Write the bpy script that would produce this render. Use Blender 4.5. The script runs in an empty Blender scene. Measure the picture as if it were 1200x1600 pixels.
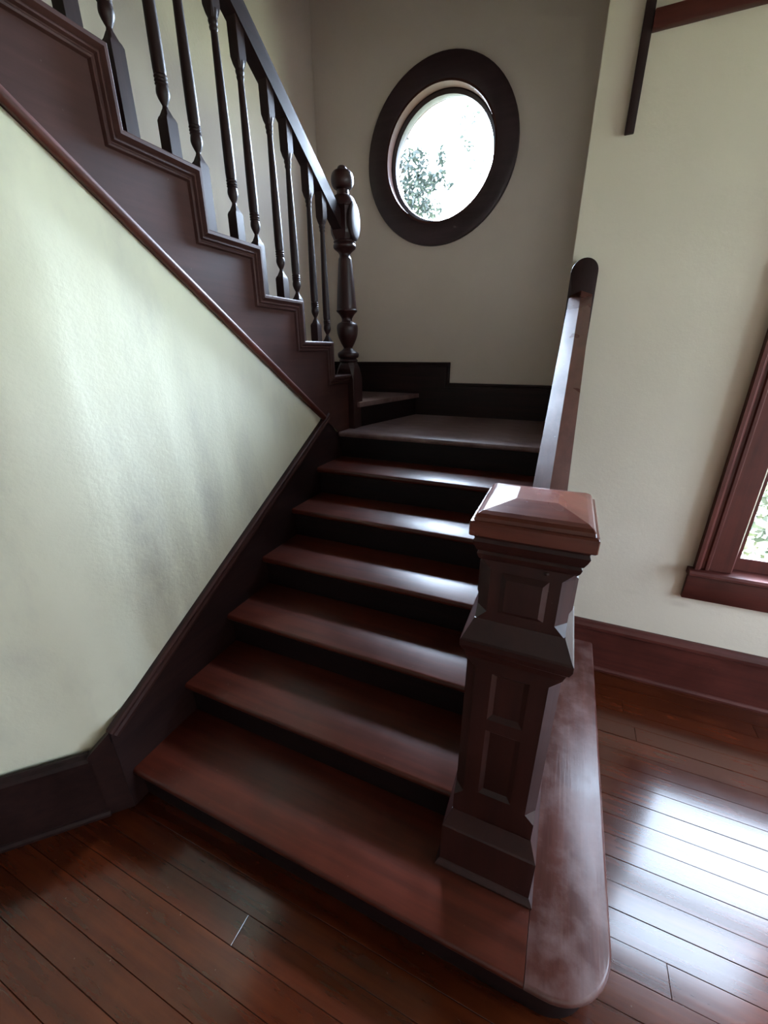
import bpy, bmesh, math, random
from mathutils import Vector, Matrix
random.seed(7)
SC = bpy.context.scene
COL = SC.collection

# ------------------------------------------------------------------ camera
cam_d = bpy.data.cameras.new('camera')
cam = bpy.data.objects.new('camera', cam_d)
COL.objects.link(cam)
RT = Vector((0.91713863, 0.39853938, -0.00480498))
UP = Vector((-0.14310853, 0.34053229, 0.92927806))
FW = Vector((-0.37199016, 0.85158917, -0.3693497))
cam.matrix_world = Matrix(((RT.x, UP.x, -FW.x, 1.34736), (RT.y, UP.y, -FW.y, -0.61597),
                           (RT.z, UP.z, -FW.z, 1.68689), (0, 0, 0, 1)))
cam_d.sensor_fit = 'AUTO'
cam_d.sensor_width = 36.0
cam_d.lens = 36.0 * 634.365 / 1600.0
cam_d.clip_start = 0.02
SC.camera = cam

# ------------------------------------------------------------------ world, lights, exposure
SKY, GLARE = 24.0, 440.0
W = bpy.data.worlds.new('sky'); SC.world = W; W.use_nodes = True
wn = W.node_tree; wn.nodes.clear()
wo = wn.nodes.new('ShaderNodeOutputWorld'); wb = wn.nodes.new('ShaderNodeBackground')
wtc = wn.nodes.new('ShaderNodeTexCoord')
wdot = wn.nodes.new('ShaderNodeVectorMath'); wdot.operation = 'DOT_PRODUCT'
wdot.inputs[1].default_value = Vector((-0.26, 0.88, 0.40)).normalized()     # bright hazy sky towards the hidden sun
wn.links.new(wtc.outputs['Generated'], wdot.inputs[0])
wr = wn.nodes.new('ShaderNodeMapRange'); wr.interpolation_type = 'SMOOTHERSTEP'
wr.inputs['From Min'].default_value = 0.78; wr.inputs['From Max'].default_value = 1.0
wr.inputs['To Min'].default_value = SKY; wr.inputs['To Max'].default_value = GLARE
wn.links.new(wdot.outputs['Value'], wr.inputs['Value'])
wb.inputs[0].default_value = (0.64, 0.79, 1.0, 1)
wn.links.new(wr.outputs[0], wb.inputs[1])
wn.links.new(wb.outputs[0], wo.inputs[0])

def area(name, loc, rot, sx, sy, power, col, portal=False):
    l = bpy.data.lights.new(name, 'AREA'); l.shape = 'RECTANGLE'; l.size = sx; l.size_y = sy
    l.energy = power; l.color = col
    if portal: l.cycles.is_portal = True
    o = bpy.data.objects.new(name, l); COL.objects.link(o); o.location = loc; o.rotation_euler = rot
    return o
H = math.pi / 2
# daylight standing in the openings of the two windows behind and beside the camera
area('portal_east', (4.38, 0.65, 1.65), (0, H, 0), 1.9, 1.1, 1, (1, 1, 1), True)
area('portal_oval', (0.327, 2.93, 2.9), (-H, 0, 0), 0.9, 0.9, 1, (1, 1, 1), True)
area('portal_right', (2.615, 1.72, 1.71), (-H, 0, 0), 0.98, 2.0, 1, (1, 1, 1), True)

SC.view_settings.view_transform = 'Standard'
SC.view_settings.look = 'None'
SC.view_settings.gamma = 1.0
SC.view_settings.use_curve_mapping = False
SC.view_settings.exposure = 0.12
SC.cycles.use_denoising = True
SC.cycles.max_bounces = 10
SC.cycles.diffuse_bounces = 6
SC.cycles.glossy_bounces = 4
SC.cycles.transparent_max_bounces = 12
SC.cycles.caustics_reflective = False
SC.cycles.sample_clamp_indirect = 40.0

# ------------------------------------------------------------------ materials
def new_mat(name):
    m = bpy.data.materials.new(name); m.use_nodes = True
    nt = m.node_tree; nt.nodes.clear()
    out = nt.nodes.new('ShaderNodeOutputMaterial'); b = nt.nodes.new('ShaderNodeBsdfPrincipled')
    nt.links.new(b.outputs[0], out.inputs[0])
    return m, nt, b
def ramp(nt, fac, stops):
    r = nt.nodes.new('ShaderNodeValToRGB')
    while len(r.color_ramp.elements) < len(stops): r.color_ramp.elements.new(0.5)
    for e, (p, c) in zip(r.color_ramp.elements, stops):
        e.position = p; e.color = (c[0], c[1], c[2], 1) if not isinstance(c, float) else (c, c, c, 1)
    nt.links.new(fac, r.inputs[0]); return r
def noise(nt, vec, scale, detail=4, rough=0.55):
    n = nt.nodes.new('ShaderNodeTexNoise'); n.inputs['Scale'].default_value = scale
    n.inputs['Detail'].default_value = detail; n.inputs['Roughness'].default_value = rough
    nt.links.new(vec, n.inputs['Vector']); return n
def mapping(nt, scale, rand=0.0):
    tc = nt.nodes.new('ShaderNodeTexCoord'); mp = nt.nodes.new('ShaderNodeMapping')
    mp.inputs['Scale'].default_value = scale
    if rand:
        oi = nt.nodes.new('ShaderNodeObjectInfo'); ml = nt.nodes.new('ShaderNodeMath'); ml.operation = 'MULTIPLY'
        ml.inputs[1].default_value = rand; nt.links.new(oi.outputs['Random'], ml.inputs[0])
        nt.links.new(ml.outputs[0], mp.inputs['Location'])
    nt.links.new(tc.outputs['Object'], mp.inputs['Vector']); return mp, tc
def mixc(nt, fac, a, b, mode='MIX'):
    m = nt.nodes.new('ShaderNodeMix'); m.data_type = 'RGBA'; m.blend_type = mode
    for k, v in (('Factor', fac), (6, a), (7, b)):
        s = m.inputs[0] if k == 'Factor' else m.inputs[k]
        if hasattr(v, 'links') or hasattr(v, 'is_linked'): nt.links.new(v, s)
        elif isinstance(v, (int, float)): s.default_value = v
        else: s.default_value = (v[0], v[1], v[2], 1)
    return m.outputs[2]
def wood(name, dark, light, axis='x', rough=0.3, rvar=0.12, bump=0.05, vary=0.0, wear_or_sheen=None, specks=True, spec=0.5, coat=0.0):
    m, nt, b = new_mat(name)
    sc = {'x': (1.2, 22, 22), 'y': (22, 1.2, 22), 'z': (22, 22, 1.2)}[axis]
    mp, tc = mapping(nt, sc, 37.0)
    n1 = noise(nt, mp.outputs[0], 1.6, 6, 0.6)
    n2 = noise(nt, tc.outputs['Object'], 3.5, 4, 0.6)
    c = ramp(nt, n1.outputs[0], [(0.28, dark), (0.72, light)]).outputs[0]
    cl = ramp(nt, n2.outputs[0], [(0.3, (0.62, 0.6, 0.6)), (0.7, (1.15, 1.1, 1.1))]).outputs[0]
    c = mixc(nt, 1.0, c, cl, 'MULTIPLY')
    if vary:
        oi = nt.nodes.new('ShaderNodeObjectInfo')
        cv = ramp(nt, oi.outputs['Random'], [(0.0, (1 - vary, 1 - vary, 1 - vary)), (1.0, (1 + vary, 1 + vary * 0.8, 1 + vary * 0.7))]).outputs[0]
        c = mixc(nt, 1.0, c, cv, 'MULTIPLY')
    r0 = ramp(nt, n2.outputs[0], [(0.3, rough - rvar * 0.5), (0.7, rough + rvar * 0.5)]).outputs[0]
    if wear_or_sheen:                                     # greyed, worn varnish in blotches; on the landing it paints in window sheen
        wcol, lo, hi, scale, amt = wear_or_sheen
        wn_ = noise(nt, tc.outputs['Object'], scale, 6, 0.65)
        wf = ramp(nt, wn_.outputs[0], [(lo, 0.0), (hi, amt)]).outputs[0]
        c = mixc(nt, wf, c, wcol)
        r0 = mixc(nt, wf, r0, (0.6, 0.6, 0.6))
    if specks:                                   # small pale chips and dust
        vo = nt.nodes.new('ShaderNodeTexVoronoi'); vo.inputs['Scale'].default_value = 34
        nt.links.new(tc.outputs['Object'], vo.inputs['Vector'])
        sf = ramp(nt, vo.outputs['Distance'], [(0.045, 0.35), (0.085, 0.0)]).outputs[0]
        sn = noise(nt, tc.outputs['Object'], 5, 2)
        sm = ramp(nt, sn.outputs[0], [(0.55, 0.0), (0.7, 1.0)]).outputs[0]
        sf = mixc(nt, 1.0, sf, sm, 'MULTIPLY')
        c = mixc(nt, sf, c, (0.35, 0.30, 0.26))
    nt.links.new(c, b.inputs['Base Color']); nt.links.new(r0, b.inputs['Roughness'])
    b.inputs['Specular IOR Level'].default_value = spec
    if coat:
        b.inputs['Coat Weight'].default_value = coat; b.inputs['Coat Roughness'].default_value = rough * 0.6
    bp = nt.nodes.new('ShaderNodeBump'); bp.inputs['Strength'].default_value = bump; bp.inputs['Distance'].default_value = 0.01
    nt.links.new(n1.outputs[0], bp.inputs['Height']); nt.links.new(bp.outputs[0], b.inputs['Normal'])
    return m
def plaster(name, base, stain=None, smudge=0.0, wave=0.0, spots=()):
    m, nt, b = new_mat(name)
    tc = nt.nodes.new('ShaderNodeTexCoord')
    n = noise(nt, tc.outputs['Object'], 2.2, 5, 0.55)
    k = 0.93
    c = ramp(nt, n.outputs[0], [(0.3, tuple(x * k for x in base)), (0.7, base)]).outputs[0]
    if smudge:
        mp = nt.nodes.new('ShaderNodeMapping'); mp.inputs['Scale'].default_value = (2.2, 2.2, 0.9)
        nt.links.new(tc.outputs['Object'], mp.inputs[0])
        s = noise(nt, mp.outputs[0], 1.7, 5, 0.6)
        f = ramp(nt, s.outputs[0], [(0.52, 0.0), (0.72, smudge)]).outputs[0]
        c = mixc(nt, f, c, stain)
    for ctr, rad, amt in spots:                  # dirty smudges with a place and shape of their own
        mp = nt.nodes.new('ShaderNodeMapping'); mp.vector_type = 'TEXTURE'
        mp.inputs['Location'].default_value = ctr; mp.inputs['Scale'].default_value = rad
        sn_ = noise(nt, tc.outputs['Object'], 9, 3)
        nt.links.new(tc.outputs['Object'], mp.inputs[0])
        gd = nt.nodes.new('ShaderNodeTexGradient'); gd.gradient_type = 'SPHERICAL'
        nt.links.new(mp.outputs[0], gd.inputs[0])
        ml = mixc(nt, 1.0, ramp(nt, gd.outputs[1], [(0.0, 0.0), (0.7, amt)]).outputs[0], ramp(nt, sn_.outputs[0], [(0.3, 0.2), (0.65, 1.0)]).outputs[0], 'MULTIPLY')
        c = mixc(nt, ml, c, stain)
    nt.links.new(c, b.inputs['Base Color'])
    b.inputs['Roughness'].default_value = 0.62; b.inputs['Specular IOR Level'].default_value = 0.25
    bp = nt.nodes.new('ShaderNodeBump'); bp.inputs['Strength'].default_value = 0.25; bp.inputs['Distance'].default_value = 0.004
    g = noise(nt, tc.outputs['Object'], 60, 4, 0.6)
    nt.links.new(g.outputs[0], bp.inputs['Height'])
    nrm = bp.outputs[0]
    if wave:
        mp2 = nt.nodes.new('ShaderNodeMapping'); mp2.inputs['Scale'].default_value = (3.2, 3.2, 1.1)
        nt.links.new(tc.outputs['Object'], mp2.inputs[0])
        w_ = noise(nt, mp2.outputs[0], 1.5, 2, 0.4)
        b2 = nt.nodes.new('ShaderNodeBump'); b2.inputs['Strength'].default_value = 1.0; b2.inputs['Distance'].default_value = wave
        nt.links.new(w_.outputs[0], b2.inputs['Height']); nt.links.new(nrm, b2.inputs['Normal']); nrm = b2.outputs[0]
    nt.links.new(nrm, b.inputs['Normal'])
    return m
M = {}
YR_ = 1.54
DK, LT = (0.012, 0.005, 0.005), (0.030, 0.012, 0.010)
for ax in 'xyz': M['dark_' + ax] = wood('dark_wood_' + ax, DK, LT, ax, 0.5, 0.12, 0.05, spec=0.28)
M['string'] = wood('string_wood', (0.042, 0.017, 0.014), (0.064, 0.026, 0.021), 'y', 0.55, 0.1, 0.03, spec=0.18)
M['bead'] = wood('bead_wood', (0.06, 0.016, 0.011), (0.10, 0.027, 0.018), 'y', 0.5, 0.1, 0.03, spec=0.25)
M['tread'] = wood('tread_wood', (0.050, 0.0078, 0.0035), (0.102, 0.0185, 0.008), 'x', 0.35, 0.12, 0.03, 0.12,
                  wear_or_sheen=((0.13, 0.05, 0.035), 0.60, 0.75, 6.0, 0.35))
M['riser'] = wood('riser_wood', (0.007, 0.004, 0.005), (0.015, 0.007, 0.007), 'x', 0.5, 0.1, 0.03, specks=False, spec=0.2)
M['side'] = wood('worn_board_wood', (0.060, 0.014, 0.010), (0.105, 0.030, 0.021), 'y', 0.36, 0.14, 0.12,
                 wear_or_sheen=((0.25, 0.19, 0.18), 0.44, 0.78, 7.0, 0.45))
M['floor'] = wood('floor_wood', (0.044, 0.0075, 0.002), (0.088, 0.0175, 0.0045), 'x', 0.20, 0.06, 0.03, 0.08,
                  wear_or_sheen=((0.12, 0.045, 0.025), 0.62, 0.76, 4.0, 0.15), spec=0.4, coat=0.65)
M['subfloor'] = wood('subfloor_wood', (0.012, 0.006, 0.004), (0.02, 0.01, 0.006), 'x', 0.8, 0.1, 0.0, specks=False)
for ax in 'xyz': M['trim_' + ax] = wood('trim_wood_' + ax, (0.066, 0.015, 0.011), (0.115, 0.027, 0.019), ax, 0.42, 0.1, 0.03, spec=0.35)
M['jamb'] = wood('jamb_wood', (0.05, 0.018, 0.013), (0.07, 0.026, 0.019), 'y', 0.75, 0.1, 0.02, specks=False, spec=0.2)
M['rail2'] = wood('upper_rail_wood', (0.012, 0.006, 0.006), (0.024, 0.010, 0.009), 'y', 0.6, 0.1, 0.03, specks=False, spec=0.2)
M['landing'] = wood('landing_wood', (0.060, 0.018, 0.013), (0.11, 0.038, 0.028), 'x', 0.40, 0.12, 0.04, 0.1, wear_or_sheen=((0.34, 0.26, 0.26), 0.30, 0.72, 4.0, 0.75))  # pale grey blotches put the round window's sheen into the colour
M['ring'] = wood('ring_wood', (0.030, 0.015, 0.017), (0.050, 0.026, 0.030), 'x', 0.45, 0.1, 0.03, specks=False)
M['ros'] = wood('rosette_wood', (0.020, 0.010, 0.009), (0.036, 0.017, 0.014), 'z', 0.62, 0.1, 0.03, spec=0.3)
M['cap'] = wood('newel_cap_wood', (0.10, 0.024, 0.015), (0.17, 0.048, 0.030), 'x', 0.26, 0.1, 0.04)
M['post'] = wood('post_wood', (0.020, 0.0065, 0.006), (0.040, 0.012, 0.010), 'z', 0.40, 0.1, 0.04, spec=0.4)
M['rail'] = wood('rail_wood', (0.060, 0.022, 0.016), (0.11, 0.042, 0.030), 'y', 0.28, 0.1, 0.05)
CREAM = (0.70, 0.68, 0.56)
M['wall'] = plaster('cream_plaster', (0.69, 0.605, 0.515))  # same paint on every wall; each wall's light tint is in its base colour
M['wall_l'] = plaster('cream_plaster_smudged', (0.82, 0.82, 0.64), (0.50, 0.50, 0.44), 0.4, 0.011,
                      spots=[((0, 0.30, 1.06), (0.2, 0.12, 0.28), 0.5), ((0, 0.27, 0.85), (0.2, 0.14, 0.22), 0.45), ((-0.13, -0.16, 0.75), (0.12, 0.12, 0.10), 0.4), ((0, 0.60, 1.05), (0.2, 0.10, 0.2), 0.3)])
M['wall_r'] = plaster('cream_plaster_right', (0.70, 0.645, 0.52), spots=[((2.0, YR_, 0.505), (0.075, 0.1, 0.022), 0.45), ((1.80, YR_, 0.52), (0.05, 0.1, 0.02), 0.2)], stain=(0.42, 0.37, 0.28))
M['dim'] = plaster('brown_plaster', (0.20, 0.16, 0.12))  # unseen front wall, colour darkened to keep light behind the camera low
M['ceil'] = plaster('dimmed_ceiling_plaster', (0.20, 0.17, 0.14))  # unseen ceilings, colour darkened to cut bounced light
gm, gnt, gb = new_mat('window_glass')
gnt.nodes.remove(gb)
tr = gnt.nodes.new('ShaderNodeBsdfTransparent'); gl = gnt.nodes.new('ShaderNodeBsdfGlossy'); gl.inputs['Roughness'].default_value = 0.02
lw = gnt.nodes.new('ShaderNodeMapRange'); lwf = gnt.nodes.new('ShaderNodeLayerWeight'); lwp = gnt.nodes.new('ShaderNodeMath'); lwp.operation = 'POWER'; lwp.inputs[1].default_value = 4.0
gnt.links.new(lwf.outputs['Facing'], lwp.inputs[0]); gnt.links.new(lwp.outputs[0], lw.inputs[0]); lw.inputs[3].default_value = 0.05; lw.inputs[4].default_value = 0.9
mx = gnt.nodes.new('ShaderNodeMixShader')
gnt.links.new(lw.outputs[0], mx.inputs[0]); gnt.links.new(tr.outputs[0], mx.inputs[1]); gnt.links.new(gl.outputs[0], mx.inputs[2])
gnt.links.new(mx.outputs[0], [n for n in gnt.nodes if n.type == 'OUTPUT_MATERIAL'][0].inputs[0])
M['glass'] = gm
def leafm(name, a, b_):
    m, nt, b = new_mat(name)
    gi = nt.nodes.new('ShaderNodeNewGeometry')
    c = ramp(nt, gi.outputs['Random Per Island'], [(0.0, a), (1.0, b_)]).outputs[0]
    nt.links.new(c, b.inputs['Base Color']); b.inputs['Roughness'].default_value = 0.5
    return m
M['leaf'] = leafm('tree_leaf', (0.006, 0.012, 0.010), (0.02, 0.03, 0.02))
M['bush'] = leafm('shrub_leaf', (0.03, 0.045, 0.03), (0.11, 0.115, 0.06))
M['bark'] = wood('bark', (0.03, 0.025, 0.02), (0.09, 0.075, 0.06), 'z', 0.8, 0.1, 0.3, specks=False)
gr, gnt2, gb2 = new_mat('lawn')
tcg = gnt2.nodes.new('ShaderNodeTexCoord'); ng = noise(gnt2, tcg.outputs['Object'], 9, 6)
gnt2.links.new(ramp(gnt2, ng.outputs[0], [(0.3, (0.15, 0.16, 0.09)), (0.7, (0.30, 0.30, 0.18))]).outputs[0], gb2.inputs['Base Color'])
gb2.inputs['Roughness'].default_value = 0.8
M['lawn'] = gr

# ------------------------------------------------------------------ helpers
def link(name, me, mat, parent=None, loc=(0, 0, 0)):
    o = bpy.data.objects.new(name, me); COL.objects.link(o)
    if mat and not me.materials: me.materials.append(mat)
    if parent: o.parent = parent
    o.location = loc
    return o
def origin(parent):
    v = Vector((0, 0, 0))
    while parent is not None:
        v += Vector(parent.location); parent = parent.parent
    return v
def emit(name, bm, mat, parent=None, smooth=False, base=None):
    """world-space bmesh -> object whose local frame sits at its parent (or base)"""
    off = origin(parent) if parent else Vector((0, 0, 0))
    loc = Vector((0, 0, 0))
    if base is not None: loc = Vector(base) - off; off = Vector(base)
    if off.length: bmesh.ops.translate(bm, verts=bm.verts, vec=-off)
    bmesh.ops.recalc_face_normals(bm, faces=bm.faces)
    me = bpy.data.meshes.new(name); bm.to_mesh(me); bm.free()
    if smooth:
        for p in me.polygons: p.use_smooth = True
    return link(name, me, mat, parent, loc)
def auto(o, ang=40):
    me = o.data
    for p in me.polygons: p.use_smooth = True
    me.set_sharp_from_angle(angle=math.radians(ang))
    return o
def bevel(bm, w, seg=2, edges=None):
    bmesh.ops.bevel(bm, geom=edges or list(bm.edges), offset=w, segments=seg, affect='EDGES', profile=0.5)
def add_box(bm, x0, x1, y0, y1, z0, z1):
    v = [bm.verts.new(p) for p in ((x0, y0, z0), (x1, y0, z0), (x1, y1, z0), (x0, y1, z0), (x0, y0, z1), (x1, y0, z1), (x1, y1, z1), (x0, y1, z1))]
    for f in ((3, 2, 1, 0), (4, 5, 6, 7), (0, 1, 5, 4), (1, 2, 6, 5), (2, 3, 7, 6), (3, 0, 4, 7)): bm.faces.new([v[i] for i in f])
def box(name, x0, x1, y0, y1, z0, z1, mat, parent=None, bev=0.0, seg=2, base=None):
    bm = bmesh.new(); add_box(bm, x0, x1, y0, y1, z0, z1)
    if bev: bevel(bm, bev, seg)
    o = emit(name, bm, mat, parent, base=base)
    return auto(o) if bev else o
def prism_bm(poly, axis, a, b):
    """extrude a 2D polygon along an axis: x -> (y,z), y -> (x,z), z -> (x,y)"""
    bm = bmesh.new()
    def P(p, t): return {'x': (t, p[0], p[1]), 'y': (p[0], t, p[1]), 'z': (p[0], p[1], t)}[axis]
    A = [bm.verts.new(P(p, a)) for p in poly]; B = [bm.verts.new(P(p, b)) for p in poly]
    n = len(poly)
    bm.faces.new(A); bm.faces.new(B[::-1])
    for i in range(n): bm.faces.new((A[i], B[i], B[(i + 1) % n], A[(i + 1) % n]))
    return bm
def prism(name, poly, axis, a, b, mat, parent=None, bev=0.0, base=None, ang=40):
    bm = prism_bm(poly, axis, a, b)
    if bev: bevel(bm, bev, 2)
    o = emit(name, bm, mat, parent, base=base)
    return auto(o, ang) if bev else o
def lathe_into(bm, prof, cx, cy, n=24, axis='z'):
    rings = []
    for r, z in prof:
        ring = []
        for i in range(n):
            a = 2 * math.pi * i / n
            if axis == 'z': ring.append(bm.verts.new((cx + r * math.cos(a), cy + r * math.sin(a), z)))
        rings.append(ring)
    for A, B in zip(rings, rings[1:]):
        for i in range(n): bm.faces.new((A[i], A[(i + 1) % n], B[(i + 1) % n], B[i]))
    bm.faces.new(rings[0][::-1]); bm.faces.new(rings[-1])
def smooth_prof(pts, sub=3):
    """Catmull-Rom densify; a point given as (r,z,1) stays a sharp corner"""
    out = []
    for i in range(len(pts) - 1):
        p1, p2 = pts[i], pts[i + 1]
        p0 = pts[i - 1] if i > 0 and len(p1) < 3 else p1
        p3 = pts[i + 2] if i + 2 < len(pts) and len(p2) < 3 else p2
        for s in range(sub):
            t = s / sub
            out.append(tuple(0.5 * ((2 * p1[k]) + (-p0[k] + p2[k]) * t + (2 * p0[k] - 5 * p1[k] + 4 * p2[k] - p3[k]) * t * t + (-p0[k] + 3 * p1[k] - 3 * p2[k] + p3[k]) * t ** 3) for k in (0, 1)))
    out.append((pts[-1][0], pts[-1][1]))
    return [(max(r, 0.0015), z) for r, z in out]
def loft_sq(bm, secs, cx, cy):
    """stack of square sections (half, chamfer, z) with cut corners"""
    rings = []
    for h, c, z in secs:
        c = max(c, 0.0004)
        pts = [(h - c, -h), (h, -h + c), (h, h - c), (h - c, h), (-h + c, h), (-h, h - c), (-h, -h + c), (-h + c, -h)]
        rings.append([bm.verts.new((cx + x, cy + y, z)) for x, y in pts])
    for A, B in zip(rings, rings[1:]):
        for i in range(8): bm.faces.new((A[i], A[(i + 1) % 8], B[(i + 1) % 8], B[i]))
    bm.faces.new(rings[0][::-1]); bm.faces.new(rings[-1])
def sweep_path(bm, path, prof, x_of=lambda o, x: x):
    """path: (y,z) polyline; prof: (o,x) with o = offset to the right-hand inside of the path, mitred"""
    P = [Vector(p) for p in path]; n = len(P)
    mit = []
    for i in range(n):
        ds = []
        if i > 0: ds.append((P[i] - P[i - 1]).normalized())
        if i < n - 1: ds.append((P[i + 1] - P[i]).normalized())
        ns = [Vector((-d.y, d.x)) for d in ds]
        if len(ns) == 1: mit.append(ns[0])
        else:
            m = (ns[0] + ns[1]); m /= max(1e-6, 1 + ns[0].dot(ns[1])); mit.append(m)
    rows = [[bm.verts.new((x, P[i].x + mit[i].x * o, P[i].y + mit[i].y * o)) for i in range(n)] for o, x in prof]
    for A, B in zip(rows, rows[1:]):
        for i in range(n - 1): bm.faces.new((A[i], A[i + 1], B[i + 1], B[i]))
    k = len(rows)
    for i in (0, n - 1):
        bm.faces.new([rows[j][i] for j in range(k)])
    for i in range(n - 1): bm.faces.new((rows[-1][i], rows[-1][i + 1], rows[0][i + 1], rows[0][i]))
def thing(name, label, cat, loc, group=None):
    o = bpy.data.objects.new(name, None); COL.objects.link(o); o.empty_display_size = 0.1
    o.location = loc; o['label'] = label; o['category'] = cat
    if group: o['group'] = group
    return o
def tag(o, label, cat, group=None, kind=None):
    o['label'] = label; o['category'] = cat
    if group: o['group'] = group
    if kind: o['kind'] = kind
    return o
def struct(o, label=None):
    o['kind'] = 'structure'
    if label: o['label'] = label
    return o

# ------------------------------------------------------------------ dimensions
R, G = 0.17, 0.288                 # riser and going of the lower flight
YR, YB = 1.54, 2.69                # right wall face, back wall face
XL, XT = -0.63, 1.288              # left wall of the stair tower, end of the right wall
ZC = 4.3
LAND = 7 * R
XE, YF = 4.3, -3.4                 # east and front walls (behind the camera)

# ------------------------------------------------------------------ structure
# floor of narrow boards
sub = struct(box('floor', XL, XE, YF, YR + 0.02, -0.06, -0.022, M['subfloor']), 'red-brown varnished board floor')
PW = 0.0805
y = 0.607 - PW * 50
row = 0
planks = []
while y < YR:
    x = XL + random.uniform(-1.8, 0)
    while x < XE:
        L = random.uniform(2.0, 3.4)
        x0, x1 = max(x, XL), min(x + L, XE)
        if x1 - x0 > 0.05 and y + PW > YF + 0.0:
            near = y > -1.6
            if not (x1 < -0.2 and y > 0) and near:
                dz = random.uniform(-0.0012, 0.0008)
                bm = bmesh.new()
                add_box(bm, x0 + 0.0006, x1 - 0.0006, y + 0.0005, min(y + PW - 0.0005, YR + 0.01), -0.022, dz)
                tops = [e for e in bm.edges if all(v.co.z > -0.01 for v in e.verts)]
                bmesh.ops.bevel(bm, geom=tops, offset=0.0009, segments=1, affect='EDGES')
                planks.append(emit('plank', bm, M['floor'], sub, base=((x0 + x1) / 2, y, 0)))
        x += L
    y += PW
bm = bmesh.new()
add_box(bm, XL, XE, YF, -1.63, -0.022, 0.0)
emit('far_boards', bm, M['floor'], sub)

# back wall with the round opening
OC = (0.327, 2.905); RO = 0.385
def wall_round_hole(name, x0, x1, z0, z1, y0, y1, mat):
    bm = bmesh.new(); N = 64
    def outer(a):
        c, s = math.cos(a), math.sin(a)
        t = 1e9
        if c > 1e-9: t = min(t, (x1 - OC[0]) / c)
        if c < -1e-9: t = min(t, (x0 - OC[0]) / c)
        if s > 1e-9: t = min(t, (z1 - OC[1]) / s)
        if s < -1e-9: t = min(t, (z0 - OC[1]) / s)
        return (OC[0] + c * t, OC[1] + s * t)
    angs = sorted([2 * math.pi * i / N for i in range(N)] + [math.atan2(zz - OC[1], xx - OC[0]) % (2 * math.pi) for xx in (x0, x1) for zz in (z0, z1)])
    for yy in (y0, y1):
        inn = [bm.verts.new((OC[0] + RO * math.cos(a), yy, OC[1] + RO * math.sin(a))) for a in angs]
        out = [bm.verts.new((outer(a)[0], yy, outer(a)[1])) for a in angs]
        n = len(angs)
        for i in range(n): bm.faces.new((inn[i], inn[(i + 1) % n], out[(i + 1) % n], out[i]))
        if yy == y0: keep = (inn, out)
        else:
            for i in range(n):
                bm.faces.new((keep[1][i], keep[1][(i + 1) % n], out[(i + 1) % n], out[i]))
    return emit(name, bm, mat)
struct(wall_round_hole('wall_back', XL - 0.1, XT + 0.12, 0.0, ZC, YB, YB + 0.2, M['wall']), 'cream plaster wall with the round window')
struct(box('wall_tower_left', XL - 0.1, XL, YF, YB, 0, ZC, M['wall']), 'cream plaster wall behind the upper stairs')
struct(box('wall_tower_right', XT, XT + 0.12, YR + 0.16, YB, 0, ZC, M['wall']))
bm = bmesh.new()
add_box(bm, XL - 0.1, XE + 0.1, YF - 0.1, YR + 0.16, ZC, ZC + 0.1); add_box(bm, XL - 0.1, XT + 0.12, YR + 0.16, YB + 0.2, ZC, ZC + 0.1)
struct(emit('ceiling', bm, M['ceil']))
struct(box('hall_ceiling_blocker', 0.07, XE, YF, YR, 3.12, 3.40, M['ceil']))  # unseen slab added to keep light off the top of the tower
# right wall with sash window opening
WX0, WX1, WZ0, WZ1 = 2.13, 3.10, 0.70, 2.714
bm = bmesh.new()
for a in ((XT, WX0, 0, ZC), (WX1, XE, 0, ZC), (WX0, WX1, 0, WZ0), (WX0, WX1, WZ1, ZC)):
    add_box(bm, a[0], a[1], YR, YR + 0.16, a[2], a[3])
bmesh.ops.remove_doubles(bm, verts=bm.verts, dist=1e-5)
struct(emit('wall_right', bm, M['wall_r']), 'cream plaster wall with the sash window')
# unseen walls of the hall with the windows that light it
def wall_hole(name, fixed, a0, a1, h0, h1, hz0, hz1, th, axis, mat):
    bm = bmesh.new()
    for u0, u1, z0, z1 in ((a0, h0, 0, ZC), (h1, a1, 0, ZC), (h0, h1, 0, hz0), (h0, h1, hz1, ZC)):
        if axis == 'x': add_box(bm, u0, u1, fixed - th, fixed, z0, z1)
        else: add_box(bm, fixed, fixed + th, u0, u1, z0, z1)
    return struct(emit(name, bm, mat))
struct(box('wall_front', XL - 0.1, XE + 0.1, YF - 0.1, YF, 0, ZC, M['dim']))
wall_hole('wall_east', XE, YF, YR + 0.16, 0.1, 1.2, 0.7, 2.6, 0.1, 'y', M['wall'])

# left spandrel wall under the upper flight: flat beside the stairs, bending away at the foot
def zbot(yy): return 2.249 - 0.6965 * (yy - 0.182)
def skirt_top(yy): return 0.41 + (1.30 - 0.41) / (1.546 + 0.03) * (yy + 0.03)
XW = -0.015
bm = bmesh.new()
NS, NZ = 60, 40
# s > 0 : along +y on the flat part, s < 0 : out along the bend
ss = [-0.95 + 1.0 * (i / 30) for i in range(30)] + [0.05 + (1.53 - 0.05) * i / 30 for i in range(31)]
grid = []
for s in ss:
    col = []
    for j in range(NZ + 1):
        q = j / NZ
        zz = 2.9 * q
        fold = -0.005 + 0.045 * zz
        d = s - fold * (1.0 if s < 0.6 else 0.0) if s < 0.6 else s
        rad = 0.05 + 0.03 * zz
        u = s - fold
        # smooth turn of direction from (0,1) to 45 degrees
        t = max(-1.0, min(1.0, u / rad))
        # integrate: x lags by the softened ramp
        if u >= rad: xo = 0.0
        elif u <= -rad: xo = u
        else: xo = -((rad - u) ** 2) / (4 * rad)
        x = XW + xo * 0.985
        yv = s
        if xo < 0: yv = s - (xo - u if u < 0 else 0) * 0.0
        col.append((x, yv, zz))
    grid.append(col)
V = [[bm.verts.new(p) for p in c] for c in grid]
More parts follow.
